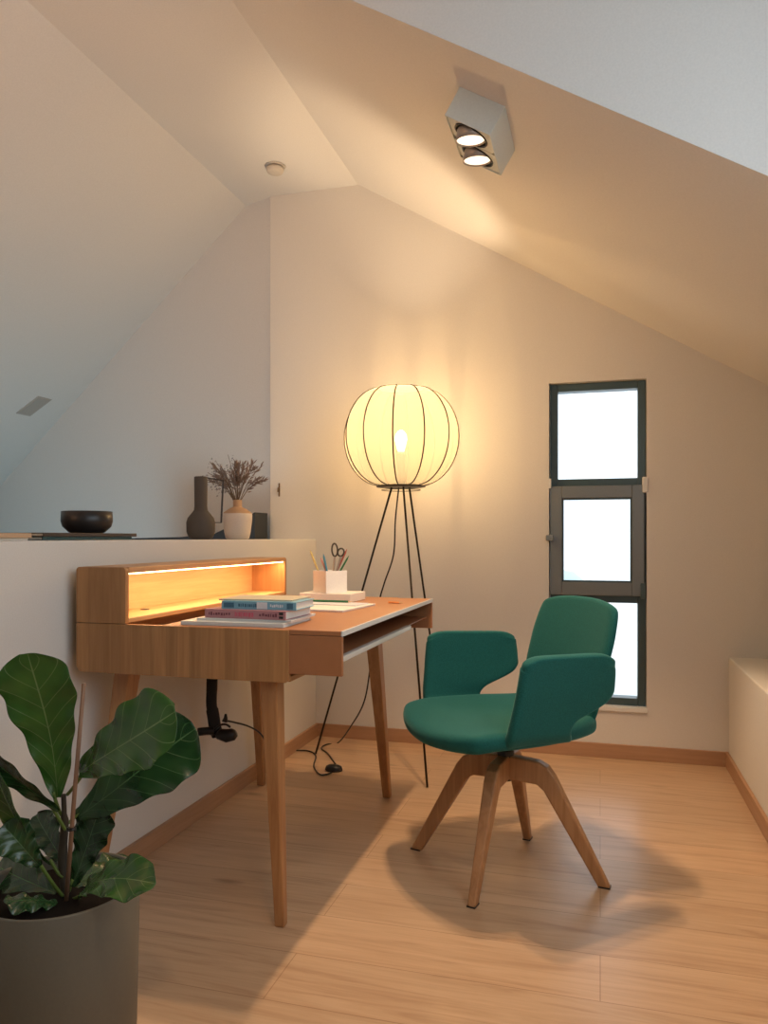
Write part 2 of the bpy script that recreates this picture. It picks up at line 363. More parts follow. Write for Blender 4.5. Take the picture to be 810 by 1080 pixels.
# left slope direction (down to the left)
ls = Vector((-1, 0, -K)).normalized(); ln = Vector((K, 0, -1)).normalized()
Mv = Matrix(((ls.x, 0, ln.x, -3.385), (0, 1, 0, 3.97), (ls.z, 0, ln.z, ZS-K*(3.385-1.803)), (0, 0, 0, 1)))
vt = empty('ceiling_vent', (0, 0, 0)); vt.matrix_world = Mv; tag(vt, 'small grey square vent plate in the left sloping ceiling', 'vent')
M_vent = mat('grey_vent', (.46, .42, .37), .6)
bm = bmesh.new(); add_box(bm, -.095, .095, -.06, .06, 0, .004); bm_obj('frame', bm, M_vent, vt, bevel=.001)
bm = bmesh.new(); add_box(bm, -.082, .082, -.048, .048, .004, .006); bm_obj('cover', bm, mat('grey_vent_face', (.42, .38, .335), .6), vt)

# ---------------------------------------------------------------- twin ceiling spotlight
ex = Vector((1, 0, -K)).normalized(); en = Vector((-K, 0, -1)).normalized()
SO = Vector((-.3235, 2.301, slope(-.3235)))
Ms = Matrix(((ex.x, 0, en.x, SO.x), (0, 1, 0, SO.y), (ex.z, 0, en.z, SO.z), (0, 0, 0, 1)))
sp = empty('ceiling_spotlight', (0, 0, 0)); sp.matrix_world = Ms; tag(sp, 'white box ceiling spotlight with two lit tilting lamps on the slope', 'spotlight')
M_box = mat('grey_white_enamel', (.62, .66, .62), .45)
bm = bmesh.new(); hx, hy, hh, t = .076, .127, .088, .004
add_box(bm, -hx, hx, -hy, -hy+t, 0, hh); add_box(bm, -hx, hx, hy-t, hy, 0, hh)
add_box(bm, -hx, -hx+t, -hy+t, hy-t, 0, hh); add_box(bm, hx-t, hx, -hy+t, hy-t, 0, hh)
bm_obj('housing', bm, M_box, sp, bevel=.001)
# face plate with two round openings
bm = bmesh.new()
def plate(bm, cy, R, n=32):
    x0, x1, y0, y1 = -hx+t, hx-t, cy-(hy-t)/2, cy+(hy-t)/2
    inner, outer = [], []
    for k in range(n):
        a = 2*PI*k/n; c_, s_ = math.cos(a), math.sin(a)
        inner.append(bm.verts.new((R*c_, cy+R*s_, hh-.004)))
        sx = (x1 if c_ > 0 else -x0)/max(abs(c_), 1e-6); sy = ((y1-y0)/2)/max(abs(s_), 1e-6); q = min(abs(x1)/max(abs(c_), 1e-6), sy)
        outer.append(bm.verts.new((q*c_, cy+q*s_, hh-.004)))
    for k in range(n): bm.faces.new((inner[k], inner[(k+1) % n], outer[(k+1) % n], outer[k]))
for cy in (-.0625, .0625): plate(bm, cy, .056)
bm_obj('face_plate', bm, M_box, sp)
bm = bmesh.new(); add_box(bm, -hx+t, hx-t, -hy+t, hy-t, .001, .006); bm_obj('inner_plate', bm, mat('spot_inside', (.25, .2, .16), .6), sp)
M_alu = mat('lamp_aluminium', (.42, .36, .31), .35, metal=.5)
M_spotE = emis('spot_glow', (1, .86, .66), 1.1)
inv = Ms.to_3x3().inverted()
heads = []
for cy in (-.0625, .0625):
    down = (inv @ Vector((-.02, .10, -1)).normalized()).normalized()
    q = down.to_track_quat('Z', 'Y').to_matrix().to_4x4()
    bm = bmesh.new(); add_lathe(bm, [(.052, -.003), (.0555, -.003), (.0555, .003), (.052, .003), (.052, -.003)], 36, (0, cy, hh-.004))
    bm_obj('trim_ring', bm, M_black, sp, smooth=True)
    Mh = Matrix.Translation((-.004, cy, hh-.008)) @ q
    hd = link('lamp_head', bpy.data.meshes.new('lamp_head'), M_alu, sp); bm = bmesh.new()
    add_lathe(bm, [(0, -.030), (.026, -.030), (.040, -.012), (.045, .022), (.0425, .022), (.040, .016)], 36); bmesh.ops.recalc_face_normals(bm, faces=bm.faces)
    bm.to_mesh(hd.data); bm.free(); hd.matrix_local = Mh
    for p in hd.data.polygons: p.use_smooth = True
    bm = bmesh.new(); add_lathe(bm, [(0, .010), (.02, .011), (.041, .018)], 36); e = bm_obj('lamp_lens', bm, M_spotE, hd, smooth=True); e['label'] = 'bright warm lens'
    heads.append(Ms @ (Mh @ Vector((0, 0, .026))))
for i, hpos in enumerate(heads):
    light('spotlight_beam', 'SPOT', hpos, 40, WARM, hpos+Vector((.02, .0, -1)), spot_size=1.42, spot_blend=.45, shadow_soft_size=.022)

# ---------------------------------------------------------------- desk
DY0, DY1 = 1.735, 2.80; DXB, DXR, DXO, DXF = -1.345, -1.194, -.735, -.597
DZ0, DZT, DZR = .643, .774, .922
desk = empty('writing_desk', ((DXB+DXO)/2, (DY0+DY1)/2, 0)); tag(desk, 'oak writing desk with lit riser shelf and terracotta pull-out top', 'desk')
def L(bm):   # shift world coordinates to the desk's frame
    bmesh.ops.translate(bm, verts=bm.verts, vec=-desk.location); return bm
def dbox(name, x0, x1, y0, y1, z0, z1, m, bev=.003, par=desk):
    bm = bmesh.new(); add_box(bm, x0, x1, y0, y1, z0, z1); L(bm); return bm_obj(name, bm, m, par, bevel=bev)
T = .016
def side_prof():   # oak side with rounded corners
    pts = []
    def arc(cx, cz, r, a0, a1, n=6):
        for k in range(n+1):
            a = a0+(a1-a0)*k/n; pts.append((cx+r*math.cos(a), cz+r*math.sin(a)))
    arc(DXB+.02, DZ0+.02, .02, PI, 1.5*PI); arc(DXO-.012, DZ0+.012, .012, 1.5*PI, 2*PI)
    pts.append((DXO, DZT-.001)); pts.append((DXB, DZT-.001)); return pts
for i, (ya, yb) in enumerate(((DY0, DY0+T), (DY1-T, DY1))):
    bm = bmesh.new(); add_prism(bm, side_prof(), ya, yb); L(bm); bm_obj('side_panel', bm, M_oak, desk, bevel=.001)
dbox('bottom_panel', DXB+.004, DXO-.001, DY0+T, DY1-T, DZ0, DZ0+.014, M_oaky, .002)
dbox('back_panel', DXB, DXB+.012, DY0+T, DY1-T, DZ0+.014, DZT, M_oaky, .001)
dbox('storage_well', DXB+.012, DXO-.01, DY0+T, DY1-T, .716, .722, M_oaky, .001)
# riser: a box open to the front with rounded top
ri = dbox('riser_shelf', DXB+.002, DXR-.001, DY0+T, DY1-T, DZT+.001, DZT+.014, M_oaki, .002)
bm = bmesh.new()
def rprof(x0, x1, z0, z1, r):
    pts = [(x1, z0), (x1, z1-r)]
    for k in range(1, 6): a = k/5*PI/2; pts.append((x1-r+r*math.cos(a), z1-r+r*math.sin(a)))
    pts += [(x0+r*math.cos(a), z1-r+r*math.sin(a)) for a in ()]
    for k in range(6): a = PI/2+k/5*PI/2; pts.append((x0+r+r*math.cos(a), z1-r+r*math.sin(a)))
    pts.append((x0, z0)); return pts
for ya, yb in ((DY0, DY0+T), (DY1-T, DY1)):
    bm = bmesh.new(); add_prism(bm, rprof(DXB, DXR, DZT+.0003, DZR, .010), ya, yb); L(bm); bm_obj('riser_side', bm, M_oak, desk, bevel=.001)
dbox('riser_top', DXB+.004, DXR, DY0+T, DY1-T, DZR-.016, DZR, M_oaky, .003)
dbox('riser_back', DXB, DXB+.010, DY0+T, DY1-T, DZT+.014, DZR-.016, M_oaki, .001)
for y in (1.86, 1.97):
    bm = bmesh.new(); add_lathe(bm, [(0, .002), (.012, .002), (.014, 0)], 20, (DXB+.055, y, DZT+.0142)); L(bm); bm_obj('cable_grommet', bm, M_black, desk)
M_led = emis('led_glow', (1, .66, .30), 9)
o = dbox('led_strip', DXR-.018, DXR-.006, DY0+T+.003, DY1-T-.003, DZR-.0195, DZR-.016, M_led, 0); o['label'] = 'lit warm light strip under the riser top'
light('led_strip_light', 'AREA', (DXR-.012, (DY0+DY1)/2, DZR-.021), 2.3, (1, .62, .33), (DXR-.03, (DY0+DY1)/2, .7), shape='RECTANGLE', size=DY1-DY0-.06, size_y=.012)
LED = bpy.data.objects['led_strip_light']; LED.rotation_euler = (Vector((0, 0, 1)).rotation_difference(Vector((.3, 0, 1)).normalized()).to_matrix() @ Matrix.Rotation(PI/2, 3, 'Z')).to_euler()
# sliding terracotta body
XT = DXR+.105
dbox('desktop', XT, DXF-.0025, DY0+.004, DY1-.030, DZT-.012, DZT, M_lino, .0015)
o = dbox('edge_strip', DXF-.0028, DXF+.001, DY0+.002, DY1-.028, DZT-.013, DZT+.001, M_lip, .001); o['label'] = 'pale grey edge strip along the front of the top'
dbox('end_panel', DXO-.05, DXF, DY0+.003, DY0+.015, DZ0+.022, DZT-.013, M_lino, .002)
dbox('end_panel', DXO-.05, DXF, DY1-.042, DY1-.030, DZ0+.022, DZT-.013, M_lino, .002)
dbox('inner_panel', DXO-.06, DXO-.05, DY0+.015, DY1-.042, DZ0+.05, DZT-.013, M_lino, .001)
dbox('tray', DXO-.05, DXF-.02, DY0+.015, DY1-.042, .704, .708, M_lino, .001)
o = dbox('tray_lip', DXF-.026, DXF-.008, DY0+.016, 2.47, .694, .7085, M_lip, .003); o['label'] = 'pale grey front rail of the open tray'
# legs
def taper(name, top, bot, w0, w1, m, par):
    bm = bmesh.new(); T_, B_ = Vector(top), Vector(bot); r = []
    for P, w in ((T_, w0), (B_, w1)):
        r.append([bm.verts.new(P+Vector((sx*w[0]/2, sy*w[1]/2, 0))) for sx, sy in ((-1, -1), (1, -1), (1, 1), (-1, 1))])
    a, b = r
    bm.faces.new(a); bm.faces.new(b[::-1])
    for k in range(4): bm.faces.new((a[k], b[k], b[(k+1) % 4], a[(k+1) % 4]))
    bmesh.ops.translate(bm, verts=bm.verts, vec=-par.location)
    return bm_obj(name, bm, m, par, bevel=.004)
zt = DZ0+.001
taper('leg', (-.805, 1.795, zt), (-.792, 1.822, 0), (.046, .050), (.026, .026), M_leg, desk)
taper('leg', (-.805, 2.700, zt), (-.790, 2.835, 0), (.048, .060), (.030, .030), M_leg, desk)
taper('leg', (-1.275, 2.690, zt), (-1.318, 2.835, 0), (.046, .056), (.028, .028), M_leg, desk)
taper('leg', (-1.275, 1.870, zt), (-1.325, 1.775, 0), (.050, .060), (.030, .030), M_leg, desk)

# ---------------------------------------------------------------- chair
CX, CY, CF = -.275, 2.315, math.radians(217)
chair = empty('swivel_armchair', (CX, CY, 0)); tag(chair, 'teal upholstered swivel armchair on four splayed wooden legs', 'chair')
Rf = Matrix.Rotation(CF, 3, 'Z')
def C(x, y, z): return Rf @ Vector((x, y, z))
def seat_fn(u, v):
    a, b = 2*u-1, 2*v-1                       # a: back..front, b: right..left
    xa = a*math.sqrt(max(0, 1-b*b*.42)); yb = b*math.sqrt(max(0, 1-a*a*(.36 if a < 0 else .30)))
    x = .018+.276*xa; w = .262+.035*min(1, max(-1, xa))
    y = yb*w
    z = .456+.004*abs(yb)**2
    z -= .028*max(0, (xa-.45)/.55)**2
    z += .020*max(0, (-xa-.5)/.5)**2
    z -= .012*math.exp(-(xa*xa+yb*yb)*2.5)
    return C(x, y, z)
grid_obj('seat', seat_fn, 12, 12, M_teal, chair, .050)
RX = [(0, -.09), (.10, -.065), (.20, -.045), (.28, -.075), (.36, -.135), (.44, -.180), (.54, -.198), (.75, -.197), (1, -.190)]
FX = [(0, .150), (.15, .152), (.5, .140), (.9, .126), (1, .122)]
def arm_fn(sg):
    def f(u, v):
        x = lerp(FX, v)*(1-u)+lerp(RX, v)*u
        z = lerp([(0, .448), (.10, .455), (.18, .475), (.28, .508), (1, .686)], v)
        # plan: flared at the front, closing towards the rear
        t = (.125-x)/.31
        ytop = .302-.034*t
        y = lerp([(0, .215), (.10, .252), (.18, .268), (.28, .276), (.6, .290), (1, .302)], v)
        y += (ytop-.302)*min(1, v/.3)
        z += .010*(.5-u)*v-.018*abs(2*u-1)**9*(1 if v > .9 else 0)
        return C(x, sg*y, z)
    return f
grid_obj('armrest', arm_fn(1), 10, 22, M_teal, chair, .033)
grid_obj('armrest', arm_fn(-1), 10, 22, M_teal, chair, .033)
def back_fn(u, v):
    b = 2*u-1
    x = lerp([(0, -.13), (.12, -.165), (.2, -.190), (.3, -.203), (.5, -.225), (.75, -.255), (1, -.285)], v)
    z = lerp([(0, .452), (.12, .456), (.2, .474), (.3, .51), (.5, .60), (1, .815)], v)
    w = lerp([(0, .17), (.12, .185), (.25, .190), (.45, .205), (.75, .208), (.93, .197), (1, .184)], v)
    x += .022*b*b*min(1, v*2); z -= .022*abs(b)**3*v**4
    return C(x, b*w, z)
grid_obj('backrest', back_fn, 10, 18, M_teal, chair, .027)
bm = bmesh.new(); add_lathe(bm, [(0, .27), (.020, .27), (.020, .330), (.026, .334), (.026, .345), (.026, .36), (.019, .365), (.019, .400), (.05, .406), (.05, .416), (0, .416)], 28)
bm_obj('post', bm, M_black, chair, smooth=True, bevel=.001)
feet = [(-.572, 2.389), (-.334, 2.056), (-.231, 2.574), (.018, 2.273)]
prof = [(.010, .348), (.100, .340), (.128, .326), (.148, .300), (.303, 0), (.268, 0), (.116, .256), (.096, .272), (.010, .276)]
for fx, fy in feet:
    a = math.atan2(fy-CY, fx-CX); R = math.hypot(fx-CX, fy-CY)+.012
    Ma = Matrix.Rotation(a, 4, 'Z')
    bm = bmesh.new(); s = R/.303
    pr_ = [(r*s if r > .02 else r, z) for r, z in prof]
    add_prism(bm, pr_, -.019, .019, 'Y')
    for v in bm.verts:      # narrower towards the foot
        v.co.y *= .62+.38*min(1, v.co.z/.25)
    lo = bm_obj('leg', bm, M_cleg, chair, bevel=.006, seg=3)
    lo.matrix_local = Ma
    bm = bmesh.new(); add_box(bm, R-.034, R-.001, -.0125, .0125, -.0005, .004); fo = bm_obj('foot_pad', bm, M_black, lo)

# ---------------------------------------------------------------- floor lamp
LX, LY = -.835, 3.22
lamp = empty('floor_lamp', (LX, LY, 0)); tag(lamp, 'tripod floor lamp with a round glowing ribbed shade in the corner', 'lamp')
ZC, ZT_, ZBt = 1.437, 1.643, 1.226
def globe_r(z):
    t = (z-ZC)/((ZT_-ZBt)/2); t = max(-1, min(1, t))
    return .098+(.250-.098)*math.cos(t*PI/2)**.72 if abs(t) < 1 else .098
NR = 12
def shade_pt(t, a, bulge=True):
    z = ZC+(ZT_-ZBt)/2*math.sin(t*PI/2) if False else ZBt+(ZT_-ZBt)*t
    return z
bm = bmesh.new(); nz_, ns = 28, NR*6; rings = []
for j in range(nz_+1):
    th = -PI/2+PI*j/nz_; z = ZC+.2085*math.sin(th); r0 = .098+(.250-.098)*max(0, math.cos(th))**1.1
    R = []
    for k in range(ns):
        a = 2*PI*k/ns; ph = (k % 6)/6; scal = 1-.020*(1-math.sin(PI*ph))*0 + .0
        pull = 1-.028*math.sin(PI*ph)*max(0, math.cos(th))        # cloth stretched flat between the ribs
        R.append(bm.verts.new((r0*pull*math.cos(a+.12), r0*pull*math.sin(a+.12), z)))
    rings.append(R)
for a, b in zip(rings, rings[1:]):
    for k in range(ns): bm.faces.new((a[k], a[(k+1) % ns], b[(k+1) % ns], b[k]))
M_shade = bpy.data.materials.new('cream_lamp_cloth'); M_shade.use_nodes = True; nt = M_shade.node_tree; nt.nodes.clear(); N = nt.nodes
out = N.new('ShaderNodeOutputMaterial'); tl = N.new('ShaderNodeBsdfTranslucent'); tl.inputs[0].default_value = (.19, .15, .10, 1)
tr = N.new('ShaderNodeBsdfTransparent'); tr.inputs[0].default_value = (1, .90, .68, 1)
em = N.new('ShaderNodeEmission'); em.inputs[0].default_value = (1, .80, .46, 1); em.inputs[1].default_value = .16
m1 = N.new('ShaderNodeMixShader'); m1.inputs[0].default_value = .38
ad = N.new('ShaderNodeAddShader')
nt.links.new(tl.outputs[0], m1.inputs[1]); nt.links.new(tr.outputs[0], m1.inputs[2]); nt.links.new(m1.outputs[0], ad.inputs[0]); nt.links.new(em.outputs[0], ad.inputs[1]); nt.links.new(ad.outputs[0], out.inputs[0])
o = bm_obj('lamp_shade', bm, M_shade, lamp, smooth=True); o['label'] = 'glowing cream cloth globe'
for k in range(NR):
    a = 2*PI*k/NR+.12; P = []
    for j in range(25):
        th = -PI/2+PI*j/24; r0 = .0985+(.250-.098)*max(0, math.cos(th))**1.1+.001
        P.append((r0*math.cos(a), r0*math.sin(a), ZC+.2085*math.sin(th)))
    bm = bmesh.new(); add_tube(bm, P, .0030, 6); bm_obj('rib', bm, M_rod, lamp, smooth=True)
def torus(name, r, z, m, par, rr=.003):
    bm = bmesh.new(); n = 48
    add_tube(bm, [(r*math.cos(2*PI*k/n), r*math.sin(2*PI*k/n), z) for k in range(n+1)], rr, 8, cap=False); return bm_obj(name, bm, m, par, smooth=True)
torus('top_ring', .099, ZT_+.003, M_rod, lamp)
bm = bmesh.new(); add_lathe(bm, [(0, 1.219), (.106, 1.219), (.108, 1.222), (.106, 1.226), (0, 1.226)], 40); bm_obj('base_plate', bm, M_rod, lamp, smooth=False, bevel=.001)
torus('bottom_ring', .085, 1.207, M_rod, lamp, .0015)
bm = bmesh.new(); add_lathe(bm, [(0, 1.226), (.020, 1.226), (.020, 1.36), (.014, 1.375), (0, 1.375)], 20); bm_obj('socket', bm, M_white, lamp, smooth=True)
M_bulb = emis('bulb_glow', (1, .80, .50), 14)
bm = bmesh.new(); add_lathe(bm, [(0, 1.372), (.013, 1.376), (.019, 1.395), (.0265, 1.425), (.024, 1.448), (.012, 1.463), (0, 1.467)], 24); o = bm_obj('light_bulb', bm, M_bulb, lamp, smooth=True); o['label'] = 'glowing bulb seen through the cloth'
lb = light('lamp_bulb_light', 'POINT', (LX, LY, 1.47), 32, (1, .71, .42), shadow_soft_size=.028)
for fx, fy, sx, sy in ((-1.262, 3.30, -.045, .01), (-.663, 2.975, .018, -.03), (-.700, 3.545, .03, .03)):
    bm = bmesh.new(); add_tube(bm, [(sx, sy, 1.219), (fx-LX, fy-LY, .004)], .0046, 10); lg = bm_obj('leg', bm, M_rod, lamp, smooth=True)
# cable of the lamp with its foot switch
def P0(px, py, z=.004): # floor point seen at (px,py)
    c, s = math.cos(YAW), math.sin(YAW); u = (px-405)/FPX; v = (HOR-py)/FPX; t_ = (z-EYE)/v
    return Vector(((-s+u*c)*t_, (c+u*s)*t_, z))
def rel(P, o): return [Vector(p)-o.location for p in P]
pts = [(LX-.005, LY-.02, 1.215), at(417, 548, 3.22), at(415, 585, 3.22), at(405, 616, 3.24), at(399, 640, 3.27), at(391, 700, 3.3), at(384, 740, 3.35), at(370, 766, 3.52), P0(357, 783), P0(345, 785), P0(339, 789), P0(346, 795), P0(354, 806)]
bm = bmesh.new(); add_tube(bm, spline(rel(pts, lamp)), .0034, 8); bm_obj('cord', bm, M_black, lamp, smooth=True)
sw = P0(352, 813, 0)
bm = bmesh.new(); add_lathe(bm, [(0, 0), (.030, 0), (.034, .006), (.030, .020), (.018, .026), (0, .027)], 24, (0, 0, 0), Matrix.Diagonal((1.15, .8, 1, 1)))
o = bm_obj('foot_switch', bm, M_black, lamp, smooth=True); o.location = sw-lamp.location; o['label'] = 'black oval foot switch on the floor'
pts = [P0(350, 815), P0(338, 817), P0(331, 808), P0(333, 797), P0(325, 792), P0(308, 792), P0(300, 796), P0(296, 801), P0(287, 806), at(285, 798, 3.1), at(281, 784, 3.0), at(274, 773, 2.93), at(262, 766, 2.86), at(248, 762, 2.80), at(238, 760, 2.76)]
bm = bmesh.new(); add_tube(bm, spline(rel(pts, lamp)), .0034, 8); bm_obj('cord', bm, M_black, lamp, smooth=True)

# black cable sleeve and adapters hanging under the desk
cs = empty('cable_sleeve', tuple(at(225, 716, 2.62))); cs.location.z = .643; tag(cs, 'black cable sleeve hanging from under the desk', 'cable sleeve')
sock = lambda P: rel([at(*p) for p in P], cs)
M_sleeve = mat('black_sleeve', (.012, .011, .012), .8, bump=.6, bscale=90)
bm = bmesh.new(); add_tube(bm, spline(sock([(224, 705, 2.62), (223.5, 725, 2.62), (223, 742, 2.62), (225, 755, 2.62), (227, 768, 2.62), (230, 776, 2.62)])), [.019]*10+[.0185]*10+[.021]*10+[.021]*10+[.019]*1, 14)
bm_obj('sleeve', bm, M_sleeve, cs, smooth=True)
bm = bmesh.new(); add_tube(bm, spline(sock([(209, 772, 2.60), (218, 771, 2.60), (226, 771, 2.60)]), 2), .014, 10); bm_obj('power_plug', bm, M_black, cs, smooth=True, bevel=.001)
bm = bmesh.new(); add_tube(bm, sock([(229, 772, 2.6), (231, 774, 2.6), (239, 776, 2.6), (246, 774.5, 2.6), (249, 773, 2.6)]), [.012, .019, .023, .021, .012], 12); bm_obj('power_adapter', bm, M_black, cs, smooth=True)
bm = bmesh.new(); add_tube(bm, spline(sock([(226, 770, 2.6), (232, 765, 2.6), (238, 764, 2.6), (243, 767, 2.6)])), .004, 8); bm_obj('cord', bm, M_black, cs, smooth=True)
bm = bmesh.new(); add_tube(bm, sock([(238, 753, 2.76), (238, 757, 2.76), (237, 761, 2.76)]), [.004, .007, .011], 10); bm_obj('plug', bm, M_black, cs, smooth=True)

# ---------------------------------------------------------------- things on the desk
def book(name, x, y, z, w, dpt, h, rz, cover, pages, label, cat='book', grp=None, spine=None, thin=.0022):
    """spine along local x at -y"""
    e = empty(name, (x, y, z), rz); tag(e, label, cat, grp)
    bm = bmesh.new()
    if h > .008:
        add_box(bm, -w/2, w/2, -dpt/2, dpt/2, 0, thin); add_box(bm, -w/2, w/2, -dpt/2, dpt/2, h-thin, h)
        add_box(bm, -w/2, w/2, -dpt/2-.001, -dpt/2+thin, 0, h)
        bm_obj('cover', bm, cover, e, bevel=.0008)
        bm = bmesh.new(); add_box(bm, -w/2+.003, w/2-.003, -dpt/2+thin, dpt/2-.003, thin, h-thin); bm_obj('pages', bm, pages, e)
    else:
        add_box(bm, -w/2, w/2, -dpt/2, dpt/2, h*.35, h); bm_obj('cover', bm, cover, e, bevel=.0008)
        bm = bmesh.new(); add_box(bm, -w/2+.001, w/2-.001, -dpt/2+.001, dpt/2-.002, 0, h*.35); bm_obj('pages', bm, pages, e)
    if spine:
        for i, (x0, x1, z0, z1, m) in enumerate(spine):
            bm = bmesh.new(); add_box(bm, x0*w, x1*w, -dpt/2-.0016, -dpt/2-.0009, z0*h, z1*h); o = bm_obj('spine_mark', bm, m, e)
    return e
def glyphs(seed, n, x0, x1, z0, z1, m):
    rnd = random.Random(seed); out = []; x = x0
    while x < x1-.01:
        w = rnd.uniform(.010, .030); out.append((x, min(x+w, x1), z0+rnd.uniform(0, .10), z1-rnd.uniform(0, .12), m)); x += w+rnd.uniform(.006, .014)
    return out
M_paper = mat('paper', (.74, .72, .66), .8); M_cream = mat('cream_paper', (.72, .64, .50), .8)
M_mag = mat('pale_grey_cover', (.60, .62, .60), .35)
M_blue = mat('light_blue_cover', (.19, .40, .50), .4); M_pink = mat('dusty_pink_cover', (.42, .20, .22), .45)
M_dkb = mat('dark_blue_print', (.05, .15, .22), .5); M_wht = mat('white_print', (.7, .72, .72), .5); M_plum = mat('plum_print', (.16, .05, .07), .5)
book('magazine', -.905, 1.862, DZT+.0003, .285, .20, .010, math.radians(1), M_mag, M_paper, 'pale grey magazine at the bottom of the stack on the near end of the desk', 'magazine')
book('magazine', -.885, 1.880, DZT+.010, .262, .19, .007, math.radians(2), M_mag, M_paper, 'slightly smaller pale magazine right under the pink book', 'magazine')
book('book', -.876, 1.872, DZT+.017, .232, .165, .023, math.radians(-2), M_pink, M_paper, 'book with dusty pink spine in the stack on the desk',
     spine=glyphs(3, 9, -.45, -.18, .3, .7, M_plum)+glyphs(4, 9, -.12, .12, .22, .8, mat('rose_print', (.55, .10, .16), .5))+glyphs(5, 9, .18, .40, .3, .7, M_plum)+[(.42, .47, .55, .85, M_black), (.42, .47, .15, .42, M_black)])
book('book', -.850, 1.875, DZT+.040, .208, .135, .021, math.radians(1), M_blue, M_paper, 'book with light blue spine lying on the pink book',
     spine=[(-.47, -.33, .2, .8, M_dkb)]+glyphs(6, 9, -.27, -.02, .25, .75, M_dkb)+[(-.02, .12, .08, .92, M_wht)]+glyphs(8, 9, .16, .34, .3, .7, M_wht)+[(.38, .46, .15, .85, M_dkb)])
bkl = book('booklet', -.868, 1.895, DZT+.061, .205, .15, .004, math.radians(3), mat('olive_cream_cover', (.50, .45, .33), .6), M_cream, 'thin cream booklet on top of the book stack', 'booklet')
# open sheets / notepad
def slab(name, x, y, z, w, dpt, h, rz, m, label, cat, bev=.001, grp=None):
    bm = bmesh.new(); add_box(bm, -w/2, w/2, -dpt/2, dpt/2, 0, h); o = bm_obj(name, bm, m, bevel=bev); o.location = (x, y, z); o.rotation_euler = (0, 0, rz)
    return tag(o, label, cat, grp)
book('notepad', -.845, 2.320, DZT+.0003, .225, .26, .006, math.radians(-6), M_paper, M_paper, 'white open notepad lying on the desk in front of the white box', 'notepad')
book('notebook', -.84, 2.385, DZT+.0064, .19, .10, .003, math.radians(-8), mat('pale_lilac', (.62, .62, .66), .6), M_paper, 'thin pale grey notebook on the notepad', 'notebook')
def stick(name, a, b, r, m, tipm, label, cat, grp=None, seg=6):
    a, b = Vector(a), Vector(b); e = empty(name, tuple(a)); tag(e, label, cat, grp); dr = b-a; ln_ = dr.length; dr.normalize()
    bm = bmesh.new(); add_tube(bm, [Vector(), dr*(ln_-.014)], r, seg); bm_obj('shaft', bm, m, e)
    bm = bmesh.new(); add_tube(bm, [dr*(ln_-.014), dr*ln_], [r, .0006], seg); bm_obj('tip', bm, tipm, e)
    return e
M_tip = mat('bare_wood_tip', (.62, .42, .24), .6); M_green = mat('green_lacquer', (.02, .16, .06), .35)
wb_ = slab('storage_box', -.925, 2.590, DZT+.0004, .195, .15, .030, math.radians(-3), mat('ivory_board', (.78, .74, .66), .45), 'flat ivory box lying on the desk under the pen cup', 'box', .002)
stick('pencil', (-.965, 2.42, DZT+.0130), (-.79, 2.405, DZT+.0135), .0038, M_green, M_tip, 'green pencil lying in front of the ivory box', 'pencil')
stick('pencil', (-.70, 2.53, DZT+.004), (-.645, 2.515, DZT+.004), .0036, mat('orange_lacquer', (.75, .28, .08), .4), M_tip, 'short orange pencil on the desk behind the notepad', 'pencil')
# pen cup, a square pot turned on its corner
PC = Vector((-.930, 2.575, DZT+.0306)); cup = empty('pen_cup', tuple(PC), math.radians(52)); tag(cup, 'square white pen cup full of pens on the ivory box', 'pen cup')
bm = bmesh.new(); s, hgt, w = .044, .078, .003
add_box(bm, -s, s, -s, -s+w, 0, hgt); add_box(bm, -s, s, s-w, s, 0, hgt); add_box(bm, -s, -s+w, -s+w, s-w, 0, hgt); add_box(bm, s-w, s, -s+w, s-w, 0, hgt)
bm_obj('cup_wall', bm, M_white, cup, bevel=.0008)
bm = bmesh.new(); add_box(bm, -s+w, s-w, -s+w, s-w, 0, .004); bm_obj('cup_base', bm, M_white, cup)
def inpot(bx, by, px, py, dd): return (PC+Vector((bx, by, .006)), at(px, py, dd+.21))
for (bx, by, px, py, m, lab) in (
    (-.012, -.010, 327, 580, mat('ochre_lacquer', (.50, .40, .14), .5), 'ochre pencil leaning left in the pen cup'),
    (.008, -.012, 341, 584, mat('blue_lacquer', (.02, .18, .28), .35), 'blue pencil in the pen cup beside the scissors'),
    (-.010, .010, 366, 579, mat('red_lacquer', (.45, .10, .07), .4), 'red pencil leaning right in the pen cup'),
    (-.004, .004, 368, 586, M_green, 'dark green pencil leaning right in the pen cup'),
    (.012, .016, 338, 588, mat('rose_lacquer', (.6, .25, .2), .4), 'rose pencil at the back of the pen cup')):
    a, b = inpot(bx, by, px, py, 2.53); stick('pencil', a, b, .0036, m, m, lab, 'pencil')
sc = empty('scissors', tuple(PC+Vector((.006, 0, .006)))); tag(sc, 'scissors with dark handles standing in the pen cup', 'scissors')
M_hand = mat('dark_olive_plastic', (.04, .032, .018), .35); M_steel = mat('steel', (.5, .42, .36), .3, metal=.9)
for sgn, (cpx, cpy, rx, rz_, tl_) in ((1, (353, 580, .010, .023, .05)), (-1, (359.5, 582.5, .011, .014, -.25))):
    c0 = at(cpx, cpy, 2.735)-sc.location; rv = Vector((math.cos(YAW), math.sin(YAW), 0))
    P = [c0+rv*(rx*math.cos(a)*math.cos(tl_)-rz_*math.sin(a)*math.sin(tl_))+Vector((0, 0, rx*math.cos(a)*math.sin(tl_)+rz_*math.sin(a)*math.cos(tl_))) for a in [2*PI*k/24 for k in range(25)]]
    bm = bmesh.new(); add_tube(bm, P, .0032, 8, cap=False); bm_obj('handle', bm, M_hand, sc, smooth=True)
    bt = c0-Vector((0, 0, rz_)); bm = bmesh.new(); add_tube(bm, [bt, bt+(Vector((0, sgn*.003, 0))-bt)*.4, Vector((0, sgn*.003, 0))], [.004, .004, .0012], 4); bm_obj('blade', bm, M_steel, sc)

